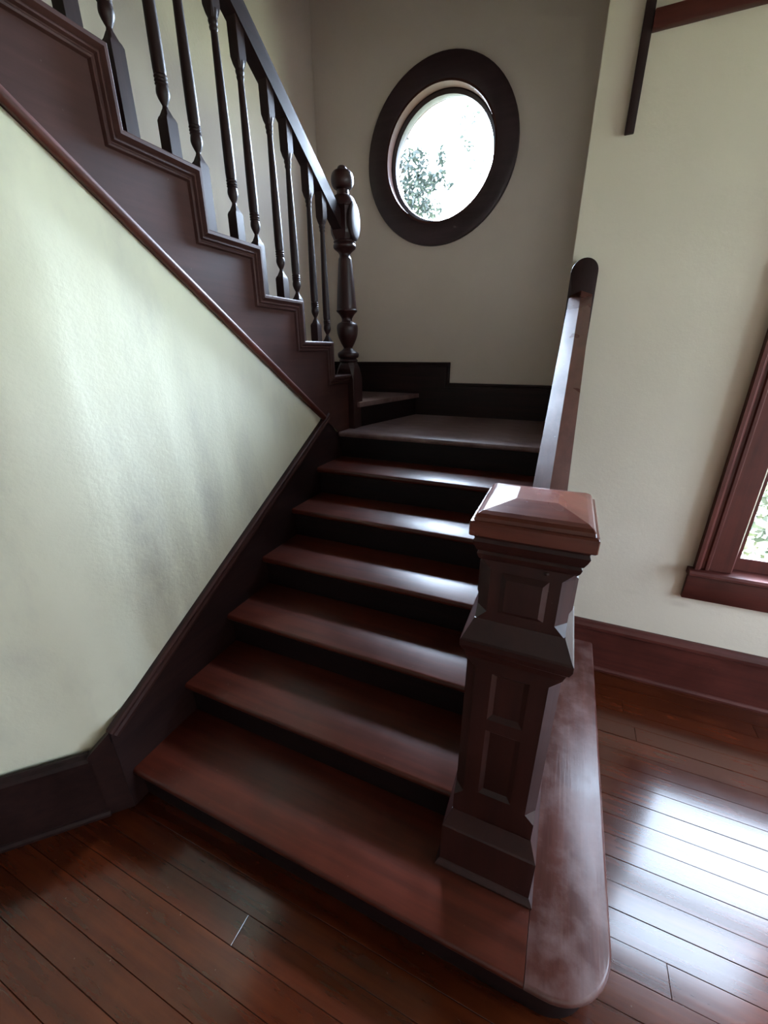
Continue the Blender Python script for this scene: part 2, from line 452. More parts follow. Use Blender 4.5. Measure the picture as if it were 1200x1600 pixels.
for i in range(len(V) - 1):
    for j in range(NZ):
        bm.faces.new((V[i][j], V[i + 1][j], V[i + 1][j + 1], V[i][j + 1]))
# cut off everything above the underside line of the upper flight
geom = list(bm.verts) + list(bm.edges) + list(bm.faces)
bmesh.ops.bisect_plane(bm, geom=geom, plane_co=(0, 0.182, zbot(0.182) + 0.02), plane_no=Vector((0, 0.6965, 1)).normalized(), clear_outer=True)
wl = emit('wall_left', bm, M['wall_l'])
auto(wl, 60)
struct(wl, 'smudged cream plaster wall under the upper stairs, bending away at its foot')

# baseboards: right wall, left bend, back wall and tower
def base_prof(h):                      # (depth, z)
    return [(0, 0), (0.030, 0), (0.030, 0.012), (0.024, 0.022), (0.018, 0.024), (0.018, h - 0.052), (0.026, h - 0.046), (0.026, h - 0.03), (0.020, h - 0.016), (0.012, h - 0.006), (0.010, h), (0, h)]
bm = prism_bm([(YR - d, z) for d, z in base_prof(0.307)], 'x', 1.40, XE)
struct(emit('baseboard_right', bm, M['trim_x']), 'dark red-brown tall moulded baseboard under the sash window')
D45 = 1 / math.sqrt(2)
def along45(prof, s0, s1, fx=-0.012, fy=-0.012):
    bm = bmesh.new()
    n = Vector((D45, -D45, 0)); t = Vector((-D45, -D45, 0)); o = Vector((fx, fy, 0))
    A = [bm.verts.new(o + t * s0 + n * d + Vector((0, 0, z))) for d, z in prof]
    B = [bm.verts.new(o + t * s1 + n * d + Vector((0, 0, z))) for d, z in prof]
    bm.faces.new(A); bm.faces.new(B[::-1])
    for i in range(len(A)): bm.faces.new((A[i], B[i], B[(i + 1) % len(A)], A[(i + 1) % len(A)]))
    return bm
struct(emit('baseboard_left', along45(base_prof(0.325), 0.085, 0.92), M['dark_x']), 'dark tall baseboard at the foot of the smudged wall')
bm = prism_bm([(XL + d, z) for d, z in base_prof(0.325)], 'y', YF, -0.66)
struct(emit('baseboard_west', bm, M['dark_y']))
bm = bmesh.new()                       # stepped skirting of the landing wall
for x0, x1, z1 in ((XL, 0.477, 1.60), (0.477, XT, 1.446)):
    add_box(bm, x0, x1, YB - 0.02, YB, LAND, z1 - 0.03)
sk = emit('baseboard_back', bm, M['dark_x'])
struct(sk, 'dark stepped skirting board round the landing')
bm = bmesh.new()
P_ = [(XT, 1.446), (0.477, 1.446), (0.477, 1.60), (XL, 1.60)]
rows = [(0.0, 0.0), (0.0, 0.03), (0.012, 0.03), (0.02, 0.024), (0.032, 0.024), (0.036, 0.02), (0.036, 0.0)]
tmp = bmesh.new(); sweep_path(tmp, [(-x, z) for x, z in P_], [(-o, d) for o, d in rows])
for v in tmp.verts: v.co = Vector((-v.co.y, YB - v.co.x, v.co.z))
emit('moulding', tmp, M['dark_x'], sk)
bm = prism_bm([(XL, LAND), (XL + 0.02, LAND), (XL + 0.02, 1.60), (XL, 1.60)], 'y', 1.95, YB - 0.02)
emit('tower_board', bm, M['dark_y'], sk)
# trims high on the right wall
struct(box('trim_1', 1.405, 1.437, YR - 0.018, YR, 2.437, ZC, M['dark_z'], bev=0.003), 'dark narrow upright board high on the right wall')
struct(box('trim_2', 1.437, XE, YR - 0.03, YR, 2.714, 2.765, M['trim_x'], bev=0.003), 'dark red-brown picture rail high on the right wall')

# ------------------------------------------------------------------ round window (window_1)
w1 = bpy.data.objects.new('window_1', None); COL.objects.link(w1); w1.location = (OC[0], YB, OC[1])
struct(w1, 'round window in a wide dark wooden ring, trees and white sky outside')
def ring(name, prof, mat, parent, n=72):
    """prof: closed list of (radius, y)"""
    bm = bmesh.new(); rows = []
    for r, yy in prof:
        rows.append([bm.verts.new((OC[0] + r * math.cos(2 * math.pi * i / n), yy, OC[1] + r * math.sin(2 * math.pi * i / n))) for i in range(n)])
    k = len(rows)
    for j in range(k):
        A, B = rows[j], rows[(j + 1) % k]
        for i in range(n): bm.faces.new((A[i], A[(i + 1) % n], B[(i + 1) % n], B[i]))
    return auto(emit(name, bm, mat, parent), 35)
ring('casing', [(0.385, YB), (0.385, YB - 0.028), (0.40, YB - 0.034), (0.50, YB - 0.034), (0.516, YB - 0.028), (0.518, YB)], M['ring'], w1)
ring('jamb', [(0.372, YB - 0.026), (0.386, YB - 0.026), (0.386, YB + 0.19), (0.372, YB + 0.19)], M['jamb'], w1)
ring('sash', [(0.343, YB + 0.085), (0.347, YB + 0.066), (0.366, YB + 0.052), (0.373, YB + 0.052), (0.373, YB + 0.12), (0.343, YB + 0.12)], M['dark_x'], w1)
bm = bmesh.new()
bmesh.ops.create_circle(bm, cap_ends=True, radius=0.345, segments=64, matrix=Matrix.Translation((OC[0], YB + 0.1, OC[1])) @ Matrix.Rotation(H, 4, 'X'))
emit('pane', bm, M['glass'], w1)

# ------------------------------------------------------------------ sash window (window_2)
w2 = bpy.data.objects.new('window_2', None); COL.objects.link(w2); w2.location = (2.6, YR, 0.72)
struct(w2, 'red-brown wooden sash window in the right wall, shrubs outside')
cas = [(0.0, 0.0), (0.0, 0.034), (0.014, 0.034), (0.02, 0.028), (0.026, 0.020), (0.036, 0.020), (0.041, 0.027), (0.052, 0.027), (0.058, 0.018), (0.14, 0.018), (0.146, 0.012), (0.146, 0.0)]
XC0, XC1 = 2.018, 3.212
emit('casing', prism_bm([(XC0 + o, YR - d) for o, d in cas], 'z', 0.722, 2.7135), M['trim_z'], w2)
emit('casing', prism_bm([(XC1 - o, YR - d) for o, d in cas], 'z', 0.722, 2.7135), M['trim_z'], w2)
box('casing_head', 2.164, 3.066, YR - 0.018, YR + 0.15, 2.690, 2.7135, M['trim_x'], w2, 0.003)
sill = prism('sill', [(YR + 0.10, 0.690), (YR - 0.050, 0.690), (YR - 0.058, 0.698), (YR - 0.058, 0.708), (YR - 0.050, 0.718), (YR + 0.10, 0.722)], 'x', XC0 - 0.022, XC1 + 0.022, M['trim_x'], w2)
box('apron', 2.003, XC1 + 0.012, YR - 0.022, YR, 0.556, 0.690, M['trim_x'], w2, 0.003)
for xa, xb in ((2.13, 2.152), (3.078, 3.10)):
    box('jamb', xa, xb, YR - 0.008, YR + 0.15, 0.722, 2.69, M['trim_z'], w2)
def sash_frame(z0, z1, y0, brail, trail, nm):
    bm = bmesh.new(); x0, x1 = 2.152, 3.078
    add_box(bm, x0, x0 + 0.042, y0, y0 + 0.035, z0, z1); add_box(bm, x1 - 0.042, x1, y0, y0 + 0.035, z0, z1)
    add_box(bm, x0 + 0.042, x1 - 0.042, y0, y0 + 0.035, z0, z0 + brail); add_box(bm, x0 + 0.042, x1 - 0.042, y0, y0 + 0.035, z1 - trail, z1)
    s = emit(nm, bm, M['trim_z'], w2)
    bm = bmesh.new(); vs = [bm.verts.new(p) for p in ((x0 + 0.03, y0 + 0.018, z0 + 0.02), (x1 - 0.03, y0 + 0.018, z0 + 0.02), (x1 - 0.03, y0 + 0.018, z1 - 0.02), (x0 + 0.03, y0 + 0.018, z1 - 0.02))]
    bm.faces.new(vs); emit('pane', bm, M['glass'], s)
sash_frame(0.722, 1.80, YR + 0.035, 0.062, 0.04, 'lower_sash')
sash_frame(1.76, 2.69, YR + 0.075, 0.04, 0.05, 'upper_sash')

# windows behind and beside the camera
def plain_window(n, axis, fixed, a0, a1, z0, z1):
    w = bpy.data.objects.new('window_%d' % n, None); COL.objects.link(w); struct(w)
    w.location = ((a0 + a1) / 2, fixed, z0) if axis == 'x' else (fixed, (a0 + a1) / 2, z0)
    t = 0.05
    for u0, u1, h0, h1 in ((a0 - 0.1, a0, z0 - 0.1, z1 + 0.1), (a1, a1 + 0.1, z0 - 0.1, z1 + 0.1), (a0, a1, z0 - 0.1, z0), (a0, a1, z1, z1 + 0.1), ((a0 + a1) / 2 - t, (a0 + a1) / 2 + t, z0, z1), (a0, a1, (z0 + z1) / 2 - 0.02, (z0 + z1) / 2 + 0.02)):
        if axis == 'x': box('frame', u0, u1, fixed, fixed + 0.03, h0, h1, M['trim_z'], w)
        else: box('frame', fixed - 0.03, fixed, u0, u1, h0, h1, M['trim_z'], w)
plain_window(3, 'y', XE, 0.1, 1.2, 0.7, 2.6)

# ------------------------------------------------------------------ lower flight
st = thing('staircase', 'lower flight of red-brown wooden stairs with glossy worn treads leading up to the landing', 'staircase', (0.65, 0.03, 0))
TT = 0.032
def tread_prof(y0, y1, z):            # rounded nosing
    return [(y0 + 0.010, z), (y0 + 0.003, z - 0.005), (y0, z - 0.013), (y0 + 0.001, z - 0.022), (y0 + 0.006, z - 0.029), (y0 + 0.012, z - TT), (y1, z - TT), (y1, z)]
X1K = 1.297                           # left face of the knee wall
for i in range(1, 6):
    yy = i * G
    o = emit('tread', prism_bm(tread_prof(yy, yy + G + 0.05, (i + 1) * R), 'x', 0.0, X1K), M['tread'], st, base=(0.6, yy, (i + 1) * R))
    auto(o, 50)
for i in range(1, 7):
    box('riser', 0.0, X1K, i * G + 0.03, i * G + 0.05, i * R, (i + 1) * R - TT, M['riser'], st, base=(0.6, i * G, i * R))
# landing boards
nb = 7; y0 = 6 * G
bw = (YB - 0.02 - y0) / nb
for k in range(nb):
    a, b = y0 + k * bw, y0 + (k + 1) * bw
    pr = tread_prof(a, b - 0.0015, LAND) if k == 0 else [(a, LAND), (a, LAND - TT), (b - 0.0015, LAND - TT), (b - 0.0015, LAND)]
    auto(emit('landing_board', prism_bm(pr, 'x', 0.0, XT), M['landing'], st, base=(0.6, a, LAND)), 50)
# bottom step: long tread, and the worn board returning along the side with its rounded corner
XM, XS = 1.462, 1.676
auto(emit('tread', prism_bm(tread_prof(0.0, G + 0.05, R), 'x', 0.0, XM), M['tread'], st, base=(0.6, 0, R)), 50)
rc = 0.165
def rounded(x0, x1, y0, y1, r, n=14):
    p = [(x0, y0)]
    for i in range(n + 1):
        a = -H + H * i / n
        p.append((x1 - r + r * math.cos(a), y0 + r + r * math.sin(a)))
    p += [(x1, y1), (x0, y1)]
    return p
bm = bmesh.new()
lev = [(0.010, 0.0), (0.003, -0.005), (0.0, -0.013), (0.001, -0.022), (0.006, -0.029), (0.012, -TT)]
rings = []
for ins, dz in lev:
    pl = rounded(XM + 0.0015, XS - ins, 0.0 + ins, YR - 0.002, rc - ins)
    rings.append([bm.verts.new((px, py, R + dz)) for px, py in pl])
for A, B in zip(rings, rings[1:]):
    for i in range(len(A)): bm.faces.new((A[i], A[(i + 1) % len(A)], B[(i + 1) % len(A)], B[i]))
bm.faces.new(rings[0]); bm.faces.new(rings[-1][::-1])
o = emit('side_board', bm, M['side'], st, base=(1.55, 0.6, R)); auto(o, 50)
o['label'] = 'greyed worn board along the open side with a rounded front corner'
bm = prism_bm(rounded(0.0, XS - 0.03, 0.03, YR - 0.002, rc - 0.03), 'z', 0.0, R - TT)
auto(emit('bottom_riser', bm, M['riser'], st), 40)
# wall string beside the treads, with its capped top edge, turning onto the bend at the foot
poly = [(-0.03, 0.0), (1.85, 0.0), (1.85, LAND - 0.001), (1.70, LAND), (1.60, 1.29), (1.546, 1.30), (-0.03, 0.41)]
ws = prism('wall_string', poly, 'x', XW - 0.002, 0.0, M['dark_y'], st)
bm = bmesh.new(); sweep_path(bm, [(-0.035, 0.407), (1.60, skirt_top(1.60))][::-1], [(0.0, -0.014), (0.0, 0.010), (0.006, 0.016), (0.016, 0.014), (0.022, 0.008), (0.034, 0.012), (0.046, 0.010), (0.050, 0.0), (0.050, -0.014)])
emit('string_moulding', bm, M['string'], st)
# turned foot of the string on the bend
pr = [(0, 0), (0.016, 0), (0.016, 0.30), (0.0, 0.30)]
bm = bmesh.new()
n = Vector((D45, -D45, 0)); t = Vector((-D45, -D45, 0)); o_ = Vector((-0.012, -0.020, 0))
def P45(s, d, z): return o_ + t * s + n * d + Vector((0, 0, z))
for d0, d1, dz0, dz1 in ((0.0, 0.016, 0.0, 0.0), (0.0, 0.028, 1.0, 0.0)):
    zt0, zt1 = 0.41, 0.326
    zb0, zb1 = (0.0, 0.0) if dz0 == 0 else (zt0 - 0.05, zt1 - 0.045)
    A = [bm.verts.new(P45(0.0, d, z)) for d, z in ((d0, zb0), (d1, zb0), (d1, zt0), (d0, zt0))]
    B = [bm.verts.new(P45(0.085, d, z)) for d, z in ((d0, zb1), (d1, zb1), (d1, zt1), (d0, zt1))]
    bm.faces.new(A); bm.faces.new(B[::-1])
    for i in range(4): bm.faces.new((A[i], B[i], B[(i + 1) % 4], A[(i + 1) % 4]))
emit('string_foot', bm, M['dark_y'], st)
# panelled knee wall under the handrail
def rail_z(yy): return 1.905 + 0.60 * (yy - 1.50)
kw = prism('knee_wall', [(0.40, R), (1.487, R), (1.487, rail_z(1.487) - 0.075), (0.40, rail_z(0.40) - 0.075)], 'x', X1K + 0.004, 1.376, M['post'], st)
for ya, yb2 in ((0.45, 0.78), (0.81, 1.14), (1.17, 1.47)):
    bm = bmesh.new()
    zz0 = R + 0.09
    for xx0, xx1 in ((1.376, 1.384),):
        def q(pts):
            A = [bm.verts.new((xx0, p[0], p[1])) for p in pts]; B = [bm.verts.new((xx1, p[0], p[1])) for p in pts]
            bm.faces.new(A); bm.faces.new(B[::-1])
            for i in range(len(A)): bm.faces.new((A[i], B[i], B[(i + 1) % len(A)], A[(i + 1) % len(A)]))
        top = lambda v: rail_z(v) - 0.14
        q([(ya, zz0), (ya + 0.02, zz0), (ya + 0.02, top(ya + 0.02)), (ya, top(ya))])
        q([(yb2 - 0.02, zz0), (yb2, zz0), (yb2, top(yb2)), (yb2 - 0.02, top(yb2 - 0.02))])
        q([(ya + 0.02, zz0), (yb2 - 0.02, zz0), (yb2 - 0.02, zz0 + 0.02), (ya + 0.02, zz0 + 0.02)])
        q([(ya + 0.02, top(ya + 0.02) - 0.02), (yb2 - 0.02, top(yb2 - 0.02) - 0.02), (yb2 - 0.02, top(yb2 - 0.02)), (ya + 0.02, top(ya + 0.02))])
    emit('panel_frame', bm, M['post'], kw)

# ------------------------------------------------------------------ handrail of the lower flight
hr = thing('handrail', 'sloping wooden handrail with peaked top between the big square post and the right wall', 'handrail', (1.347, 0.40, rail_z(0.40)))
sec = [(1.296, -0.075), (1.296, -0.004), (1.341, 0.015), (1.386, -0.002), (1.386, -0.075)]
bm = bmesh.new()
A = [bm.verts.new((x, 0.395, rail_z(0.395) + z)) for x, z in sec]; B = [bm.verts.new((x, 1.4995, rail_z(1.4995) + z)) for x, z in sec]
bm.faces.new(A); bm.faces.new(B[::-1])
for i in range(len(A)): bm.faces.new((A[i], B[i], B[(i + 1) % len(A)], A[(i + 1) % len(A)]))
emit('rail', bm, M['rail'], hr)
hw = 0.0525; cx = 1.341
poly = [(cx - hw, 1.26), (cx + hw, 1.26), (cx + hw, 1.988)] + [(cx + hw * math.cos(a), 1.988 + hw * math.sin(a)) for a in [math.pi * k / 16 for k in range(1, 16)]] + [(cx - hw, 1.988)]
prism('end_post', poly, 'y', 1.500, YR, M['dark_z'], hr, 0.003)
bm = bmesh.new()
secs = [(0.067, 1.488, R), (0.067, 1.488, 1.265), (0.0525, 1.500, 1.295)]
rings = []
for h, yf, z in secs: rings.append([bm.verts.new(p) for p in ((cx - h, yf, z), (cx + h, yf, z), (cx + h, YR, z), (cx - h, YR, z))])
for A, B in zip(rings, rings[1:]):
    for i in range(4): bm.faces.new((A[i], A[(i + 1) % 4], B[(i + 1) % 4], B[i]))
bm.faces.new(rings[0][::-1]); bm.faces.new(rings[-1])
emit('end_post_base', bm, M['dark_z'], hr)

# ------------------------------------------------------------------ big square newel at the bottom
NX, NY = 1.321, 0.312
nw = thing('newel_post', 'big square panelled newel post with a low pyramid cap on the bottom step', 'newel post', (NX, NY, R))
bm = bmesh.new()
loft_sq(bm, [(0.146, 0, R), (0.146, 0, R + 0.008), (0.138, 0, R + 0.022), (0.134, 0, R + 0.026), (0.134, 0, 0.352), (0.131, 0, 0.358), (0.116, 0, 0.400), (0.112, 0, 0.412)], NX, NY)
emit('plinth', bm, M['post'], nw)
def shaft(name, h, c, z0, z1, s0, s1, panels, pw, d, bw):
    """square shaft with stop-chamfered corners between s0 and s1 and sunk panels on all faces"""
    bm = bmesh.new(); pb = []
    e = 0.028
    for k in range(4):
        rot = Matrix.Translation((NX, NY, 0)) @ Matrix.Rotation(k * H, 4, 'Z')
        def v(u, z, dep=0.0): return bm.verts.new(rot @ Vector((u, -h + dep, z)))
        def quad(*p): bm.faces.new([v(*q) for q in p])
        # plain ends with the stops
        quad((-h, z0), (h, z0), (h, s0), (-h, s0)); quad((-h, s1), (h, s1), (h, z1), (-h, z1))
        w = h - c
        quad((-h, s0), (h, s0), (w, s0 + e), (-w, s0 + e)); quad((-w, s1 - e), (w, s1 - e), (h, s1), (-h, s1))
        # strips beside and between the panels
        za, zb = s0 + e, s1 - e
        quad((-w, za), (-pw, za), (-pw, zb), (-w, zb)); quad((pw, za), (w, za), (w, zb), (pw, zb))
        last = za
        for p0, p1 in panels:
            quad((-pw, last), (pw, last), (pw, p0), (-pw, p0)); last = p1
            i = pw - bw
            quad((-pw, p0), (pw, p0), (i, p0 + bw, d), (-i, p0 + bw, d)); quad((-i, p1 - bw, d), (i, p1 - bw, d), (pw, p1), (-pw, p1))
            quad((-pw, p0), (-i, p0 + bw, d), (-i, p1 - bw, d), (-pw, p1)); quad((i, p0 + bw, d), (pw, p0), (pw, p1), (i, p1 - bw, d))
            pb.append([rot @ Vector(q) for q in ((-i, -h + d, p0 + bw), (i, -h + d, p0 + bw), (i, -h + d, p1 - bw), (-i, -h + d, p1 - bw))])
        quad((-pw, last), (pw, last), (pw, zb), (-pw, zb))
        # chamfer on the right corner, with its two stops
        def c3(*p): bm.faces.new([bm.verts.new(rot @ Vector(q)) for q in p])
        c3((w, -h, za), (h, -w, za), (h, -w, zb), (w, -h, zb))
        c3((h, -h, s0), (h, -w, za), (w, -h, za)); c3((h, -h, s1), (w, -h, zb), (h, -w, zb))
    bmesh.ops.remove_doubles(bm, verts=bm.verts, dist=1e-5)
    o = emit(name, bm, M['post'], nw)
    for q in pb:
        bm = bmesh.new(); bm.faces.new([bm.verts.new(p) for p in q])
        r = bmesh.ops.extrude_face_region(bm, geom=list(bm.faces))
        ctr = sum((Vector(p) for p in q), Vector()) / 4; inw = Vector((NX - ctr.x, NY - ctr.y, 0)).normalized() * 0.006
        bmesh.ops.translate(bm, verts=[g for g in r['geom'] if isinstance(g, bmesh.types.BMVert)], vec=inw)
        emit('panel', bm, M['post'], o)
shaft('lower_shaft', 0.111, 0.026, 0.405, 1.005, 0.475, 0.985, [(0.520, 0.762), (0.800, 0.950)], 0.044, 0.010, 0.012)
bm = bmesh.new()
loft_sq(bm, [(0.111, 0, 0.985), (0.116, 0, 1.004), (0.121, 0, 1.010), (0.1265, 0, 1.026), (0.1265, 0, 1.040), (0.123, 0, 1.045), (0.103, 0, 1.088), (0.1005, 0, 1.094)], NX, NY)
emit('ledge', bm, M['post'], nw)
shaft('upper_shaft', 0.1, 0.026, 1.088, 1.275, 1.090, 1.258, [(1.121, 1.226)], 0.050, -0.009, 0.012)
bm = bmesh.new()
loft_sq(bm, [(0.100, 0, 1.252), (0.104, 0, 1.258), (0.107, 0, 1.268), (0.104, 0, 1.274), (0.108, 0, 1.277), (0.113, 0, 1.288), (0.117, 0, 1.300), (0.114, 0, 1.308), (0.116, 0, 1.316)], NX, NY)
emit('cornice', bm, M['post'], nw)
for nx_, nz_ in ((NX + 0.041, 1.243),):
    bm = bmesh.new(); bmesh.ops.create_uvsphere(bm, u_segments=12, v_segments=8, radius=0.0055, matrix=Matrix.Translation((nx_, NY - 0.1, nz_)) @ Matrix.Scale(0.6, 4, (0, 1, 0)))
    emit('nail_head', bm, M['post'], nw, smooth=True)
bm = bmesh.new()
loft_sq(bm, [(0.122, 0, 1.315), (0.1255, 0.002, 1.318), (0.1255, 0.002, 1.346), (0.1235, 0.002, 1.350), (0.119, 0.002, 1.351), (0.117, 0.002, 1.358), (0.112, 0.002, 1.365), (0.104, 0.001, 1.369), (0.102, 0.0, 1.370), (0.043, 0.0, 1.385)], NX, NY)
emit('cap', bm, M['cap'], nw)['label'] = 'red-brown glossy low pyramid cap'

# ------------------------------------------------------------------ upper flight
us = thing('upper_staircase', 'upper flight of dark stairs rising left from the landing, stepped moulded string', 'staircase', (-0.3, 1.6, LAND))
C0, CG = 1.668, 0.295
zs = [1.545, 1.737, 1.927, 2.113, 2.300]
while len(zs) < 12: zs.append(zs[-1] + 0.190)
path = [(1.885, zs[0])]
for k in range(len(zs) - 1):
    yk = C0 - CG * k
    path += [(yk, zs[k]), (yk, zs[k + 1])]
yend = C0 - CG * (len(zs) - 1)
path.append((yend, zs[-1]))
INX = 0.004
ins = []
poly = [(yy - 0.0, zz - 0.004) for yy, zz in path]
poly = [(a - 0.004, b) for a, b in poly]; poly[0] = (1.885, poly[0][1])
poly += [(yend, zbot(yend)), (1.546, 1.299), (1.60, 1.27), (1.72, LAND), (1.885, LAND)]
prism('string', poly, 'x', -0.058, 0.004, M['string'], us)
# stepped moulding along the top of the string
bm = bmesh.new()
sweep_path(bm, path, [(0.0, -0.066), (0.0, 0.026), (0.005, 0.031), (0.014, 0.031), (0.019, 0.024), (0.023, 0.018), (0.028, 0.022), (0.033, 0.022), (0.037, 0.013), (0.041, 0.013), (0.045, 0.017), (0.050, 0.015), (0.054, 0.003), (0.054, -0.066)])
emit('step_moulding', bm, M['string'], us)
# red-brown round bead along the lower edge
bm = bmesh.new()
ya, yb_ = 1.545, -1.2
dirv = Vector((0, yb_ - ya, zbot(yb_) - zbot(ya))).normalized(); side = Vector((0, -dirv.z, dirv.y))
rings = []
for yy in (ya, yb_):
    c = Vector((0.006, yy, zbot(yy))) - side * -0.0 
    c = c + (side if side.z > 0 else -side) * 0.010
    rings.append([bm.verts.new(c + Vector((1, 0, 0)) * 0.016 * math.cos(2 * math.pi * i / 16) + side * 0.017 * math.sin(2 * math.pi * i / 16)) for i in range(16)])
for i in range(16): bm.faces.new((rings[0][i], rings[0][(i + 1) % 16], rings[1][(i + 1) % 16], rings[1][i]))
bm.faces.new(rings[0]); bm.faces.new(rings[1][::-1])
auto(emit('bead', bm, M['bead'], us), 60)['label'] = 'red-brown round bead along the lower edge'
# soffit
bm = prism_bm([(1.54, zbot(1.54) + 0.02), (-1.5, zbot(-1.5) + 0.02), (-1.5, zbot(-1.5) + 0.05), (1.54, zbot(1.54) + 0.05)], 'x', XL + 0.002, -0.058)
emit('soffit', bm, M['wall'], us)
# quarter landing one step above the landing (its edge runs askew from the post)
z8 = 8 * R
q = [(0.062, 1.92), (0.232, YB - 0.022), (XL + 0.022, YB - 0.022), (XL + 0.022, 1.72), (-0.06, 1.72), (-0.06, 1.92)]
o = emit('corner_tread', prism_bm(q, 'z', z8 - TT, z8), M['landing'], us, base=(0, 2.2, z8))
q2 = [(0.034, 1.92), (0.204, YB - 0.022), (0.184, YB - 0.022), (0.014, 1.92)]
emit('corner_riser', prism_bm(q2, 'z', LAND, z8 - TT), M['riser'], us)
for k in range(len(zs) - 1):
    yk1 = 1.90 if k == 0 else C0 - CG * (k - 1) + 0.0
    y1_ = yk1 + 0.02; y0_ = C0 - CG * k - 0.03
    zt = zs[k] - 0.012
    # this flight climbs towards the viewer, so its nosings point to +y
    prt = [(-(yy), zz) for yy, zz in tread_prof(-y1_, -y0_, zt)]
    auto(emit('tread', prism_bm(prt, 'x', XL + 0.002, -0.060), M['tread'], us, base=(-0.3, y1_, zt)), 50)
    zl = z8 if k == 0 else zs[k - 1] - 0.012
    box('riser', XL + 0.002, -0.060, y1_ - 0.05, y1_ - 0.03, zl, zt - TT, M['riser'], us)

# ------------------------------------------------------------------ turned newel at the turn
UX, UY = -0.020, 1.937
un = thing('newel_post', 'dark turned newel post with a ball finial standing at the corner of the landing', 'newel post', (UX, UY, LAND))
bm = bmesh.new()
loft_sq(bm, [(0.066, 0, LAND), (0.066, 0.004, LAND + 0.006), (0.066, 0.004, 1.515), (0.065, 0.012, 1.545), (0.062, 0.020, 1.575), (0.056, 0.026, 1.60), (0.047, 0.024, 1.618)], UX, UY)
emit('base', bm, M['post'], un)
bm = bmesh.new()
prof = smooth_prof([(0.045, 1.612), (0.058, 1.618), (0.061, 1.628), (0.052, 1.640, 1), (0.066, 1.646, 1), (0.070, 1.660), (0.066, 1.675), (0.045, 1.688), (0.031, 1.700), (0.030, 1.708), (0.045, 1.735), (0.062, 1.775), (0.068, 1.812), (0.066, 1.838), (0.056, 1.852), (0.038, 1.860), (0.034, 1.872), (0.036, 1.884), (0.050, 1.905), (0.064, 1.918), (0.067, 1.925, 1), (0.063, 1.932, 1), (0.061, 1.960), (0.052, 2.080), (0.042, 2.195), (0.039, 2.212, 1), (0.034, 2.222), (0.034, 2.234), (0.046, 2.248), (0.064, 2.262), (0.069, 2.275), (0.064, 2.287), (0.060, 2.290, 1), (0.066, 2.297), (0.060, 2.306)], 4)
lathe_into(bm, prof, UX, UY, 32)
auto(emit('turned_shaft', bm, M['post'], un), 45)
bm = bmesh.new()
loft_sq(bm, [(0.052, 0.022, 2.300), (0.064, 0.022, 2.335), (0.066, 0.022, 2.350), (0.066, 0.022, 2.465), (0.064, 0.024, 2.475)], UX, UY)
emit('block', bm, M['post'], un)
bm = bmesh.new()
lathe_into(bm, smooth_prof([(0.074, 2.470, 1), (0.075, 2.478), (0.070, 2.500), (0.056, 2.522), (0.036, 2.532, 1), (0.035, 2.552), (0.036, 2.556), (0.052, 2.564), (0.063, 2.582), (0.066, 2.604), (0.060, 2.630), (0.045, 2.645), (0.028, 2.650, 1), (0.026, 2.660), (0.018, 2.668), (0.004, 2.671)], 4), UX, UY, 32)
auto(emit('ball_finial', bm, M['post'], un), 50)
def rosette(nx, ny):
    bm = bmesh.new(); d = Vector((nx, ny, 0)); s = Vector((-ny, nx, 0)); c = Vector((UX, UY, 2.395)) + d * 0.063
    rings = []
    for k, dep in ((1.0, 0.0), (1.0, 0.010), (0.94, 0.015), (0.80, 0.018), (0.4, 0.020)):
        rings.append([bm.verts.new(c + d * dep + s * 0.066 * k * math.cos(2 * math.pi * i / 32) + Vector((0, 0, 0.098 * k * math.sin(2 * math.pi * i / 32)))) for i in range(32)])
    for A, B in zip(rings, rings[1:]):
        for i in range(32): bm.faces.new((A[i], A[(i + 1) % 32], B[(i + 1) % 32], B[i]))
    bm.faces.new(rings[-1]); bm.faces.new(rings[0][::-1])
    auto(emit('rosette', bm, M['ros'], un), 40)
rosette(1, 0); rosette(0, 1)

# ------------------------------------------------------------------ balustrade of the upper flight
BX = -0.032
def neck_z(yy): return 2.464 - 0.685 * (yy - 0.702)
bal = thing('balustrade', 'dark balustrade of turned balusters under a heavy sloping rail beside the upper stairs', 'railing', (BX, 1.3, 1.93))
bm = bmesh.new()
sec = [(-0.030, 0.0), (-0.030, 0.065), (-0.026, 0.090), (-0.015, 0.105), (0.0, 0.110), (0.015, 0.105), (0.026, 0.090), (0.030, 0.065), (0.030, 0.0)]
ya, yb_ = 1.875, -1.3
A = [bm.verts.new((BX + x, ya, neck_z(ya) + 0.688 + z * 1.1)) for x, z in sec]; B = [bm.verts.new((BX + x, yb_, neck_z(yb_) + 0.688 + z * 1.1)) for x, z in sec]
bm.faces.new(A); bm.faces.new(B[::-1])
for i in range(len(A)): bm.faces.new((A[i], B[i], B[(i + 1) % len(A)], A[(i + 1) % len(A)]))
auto(emit('handrail', bm, M['rail2'], bal), 40)
SPROF = smooth_prof([(0.013, -0.022, 1), (0.010, -0.006), (0.0085, 0.0), (0.0095, 0.004), (0.0165, 0.017), (0.0210, 0.030), (0.0210, 0.040), (0.0195, 0.049), (0.0185, 0.052, 1), (0.0213, 0.056), (0.0185, 0.060, 1), (0.0213, 0.065), (0.0185, 0.070, 1), (0.0213, 0.075), (0.0185, 0.080, 1), (0.0205, 0.095), (0.0200, 0.20), (0.0165, 0.36), (0.0125, 0.515), (0.0125, 0.522, 1), (0.0155, 0.530), (0.0140, 0.538, 1), (0.0175, 0.548), (0.0160, 0.556, 1), (0.021, 0.572), (0.022, 0.58)], 2)
protos = {}
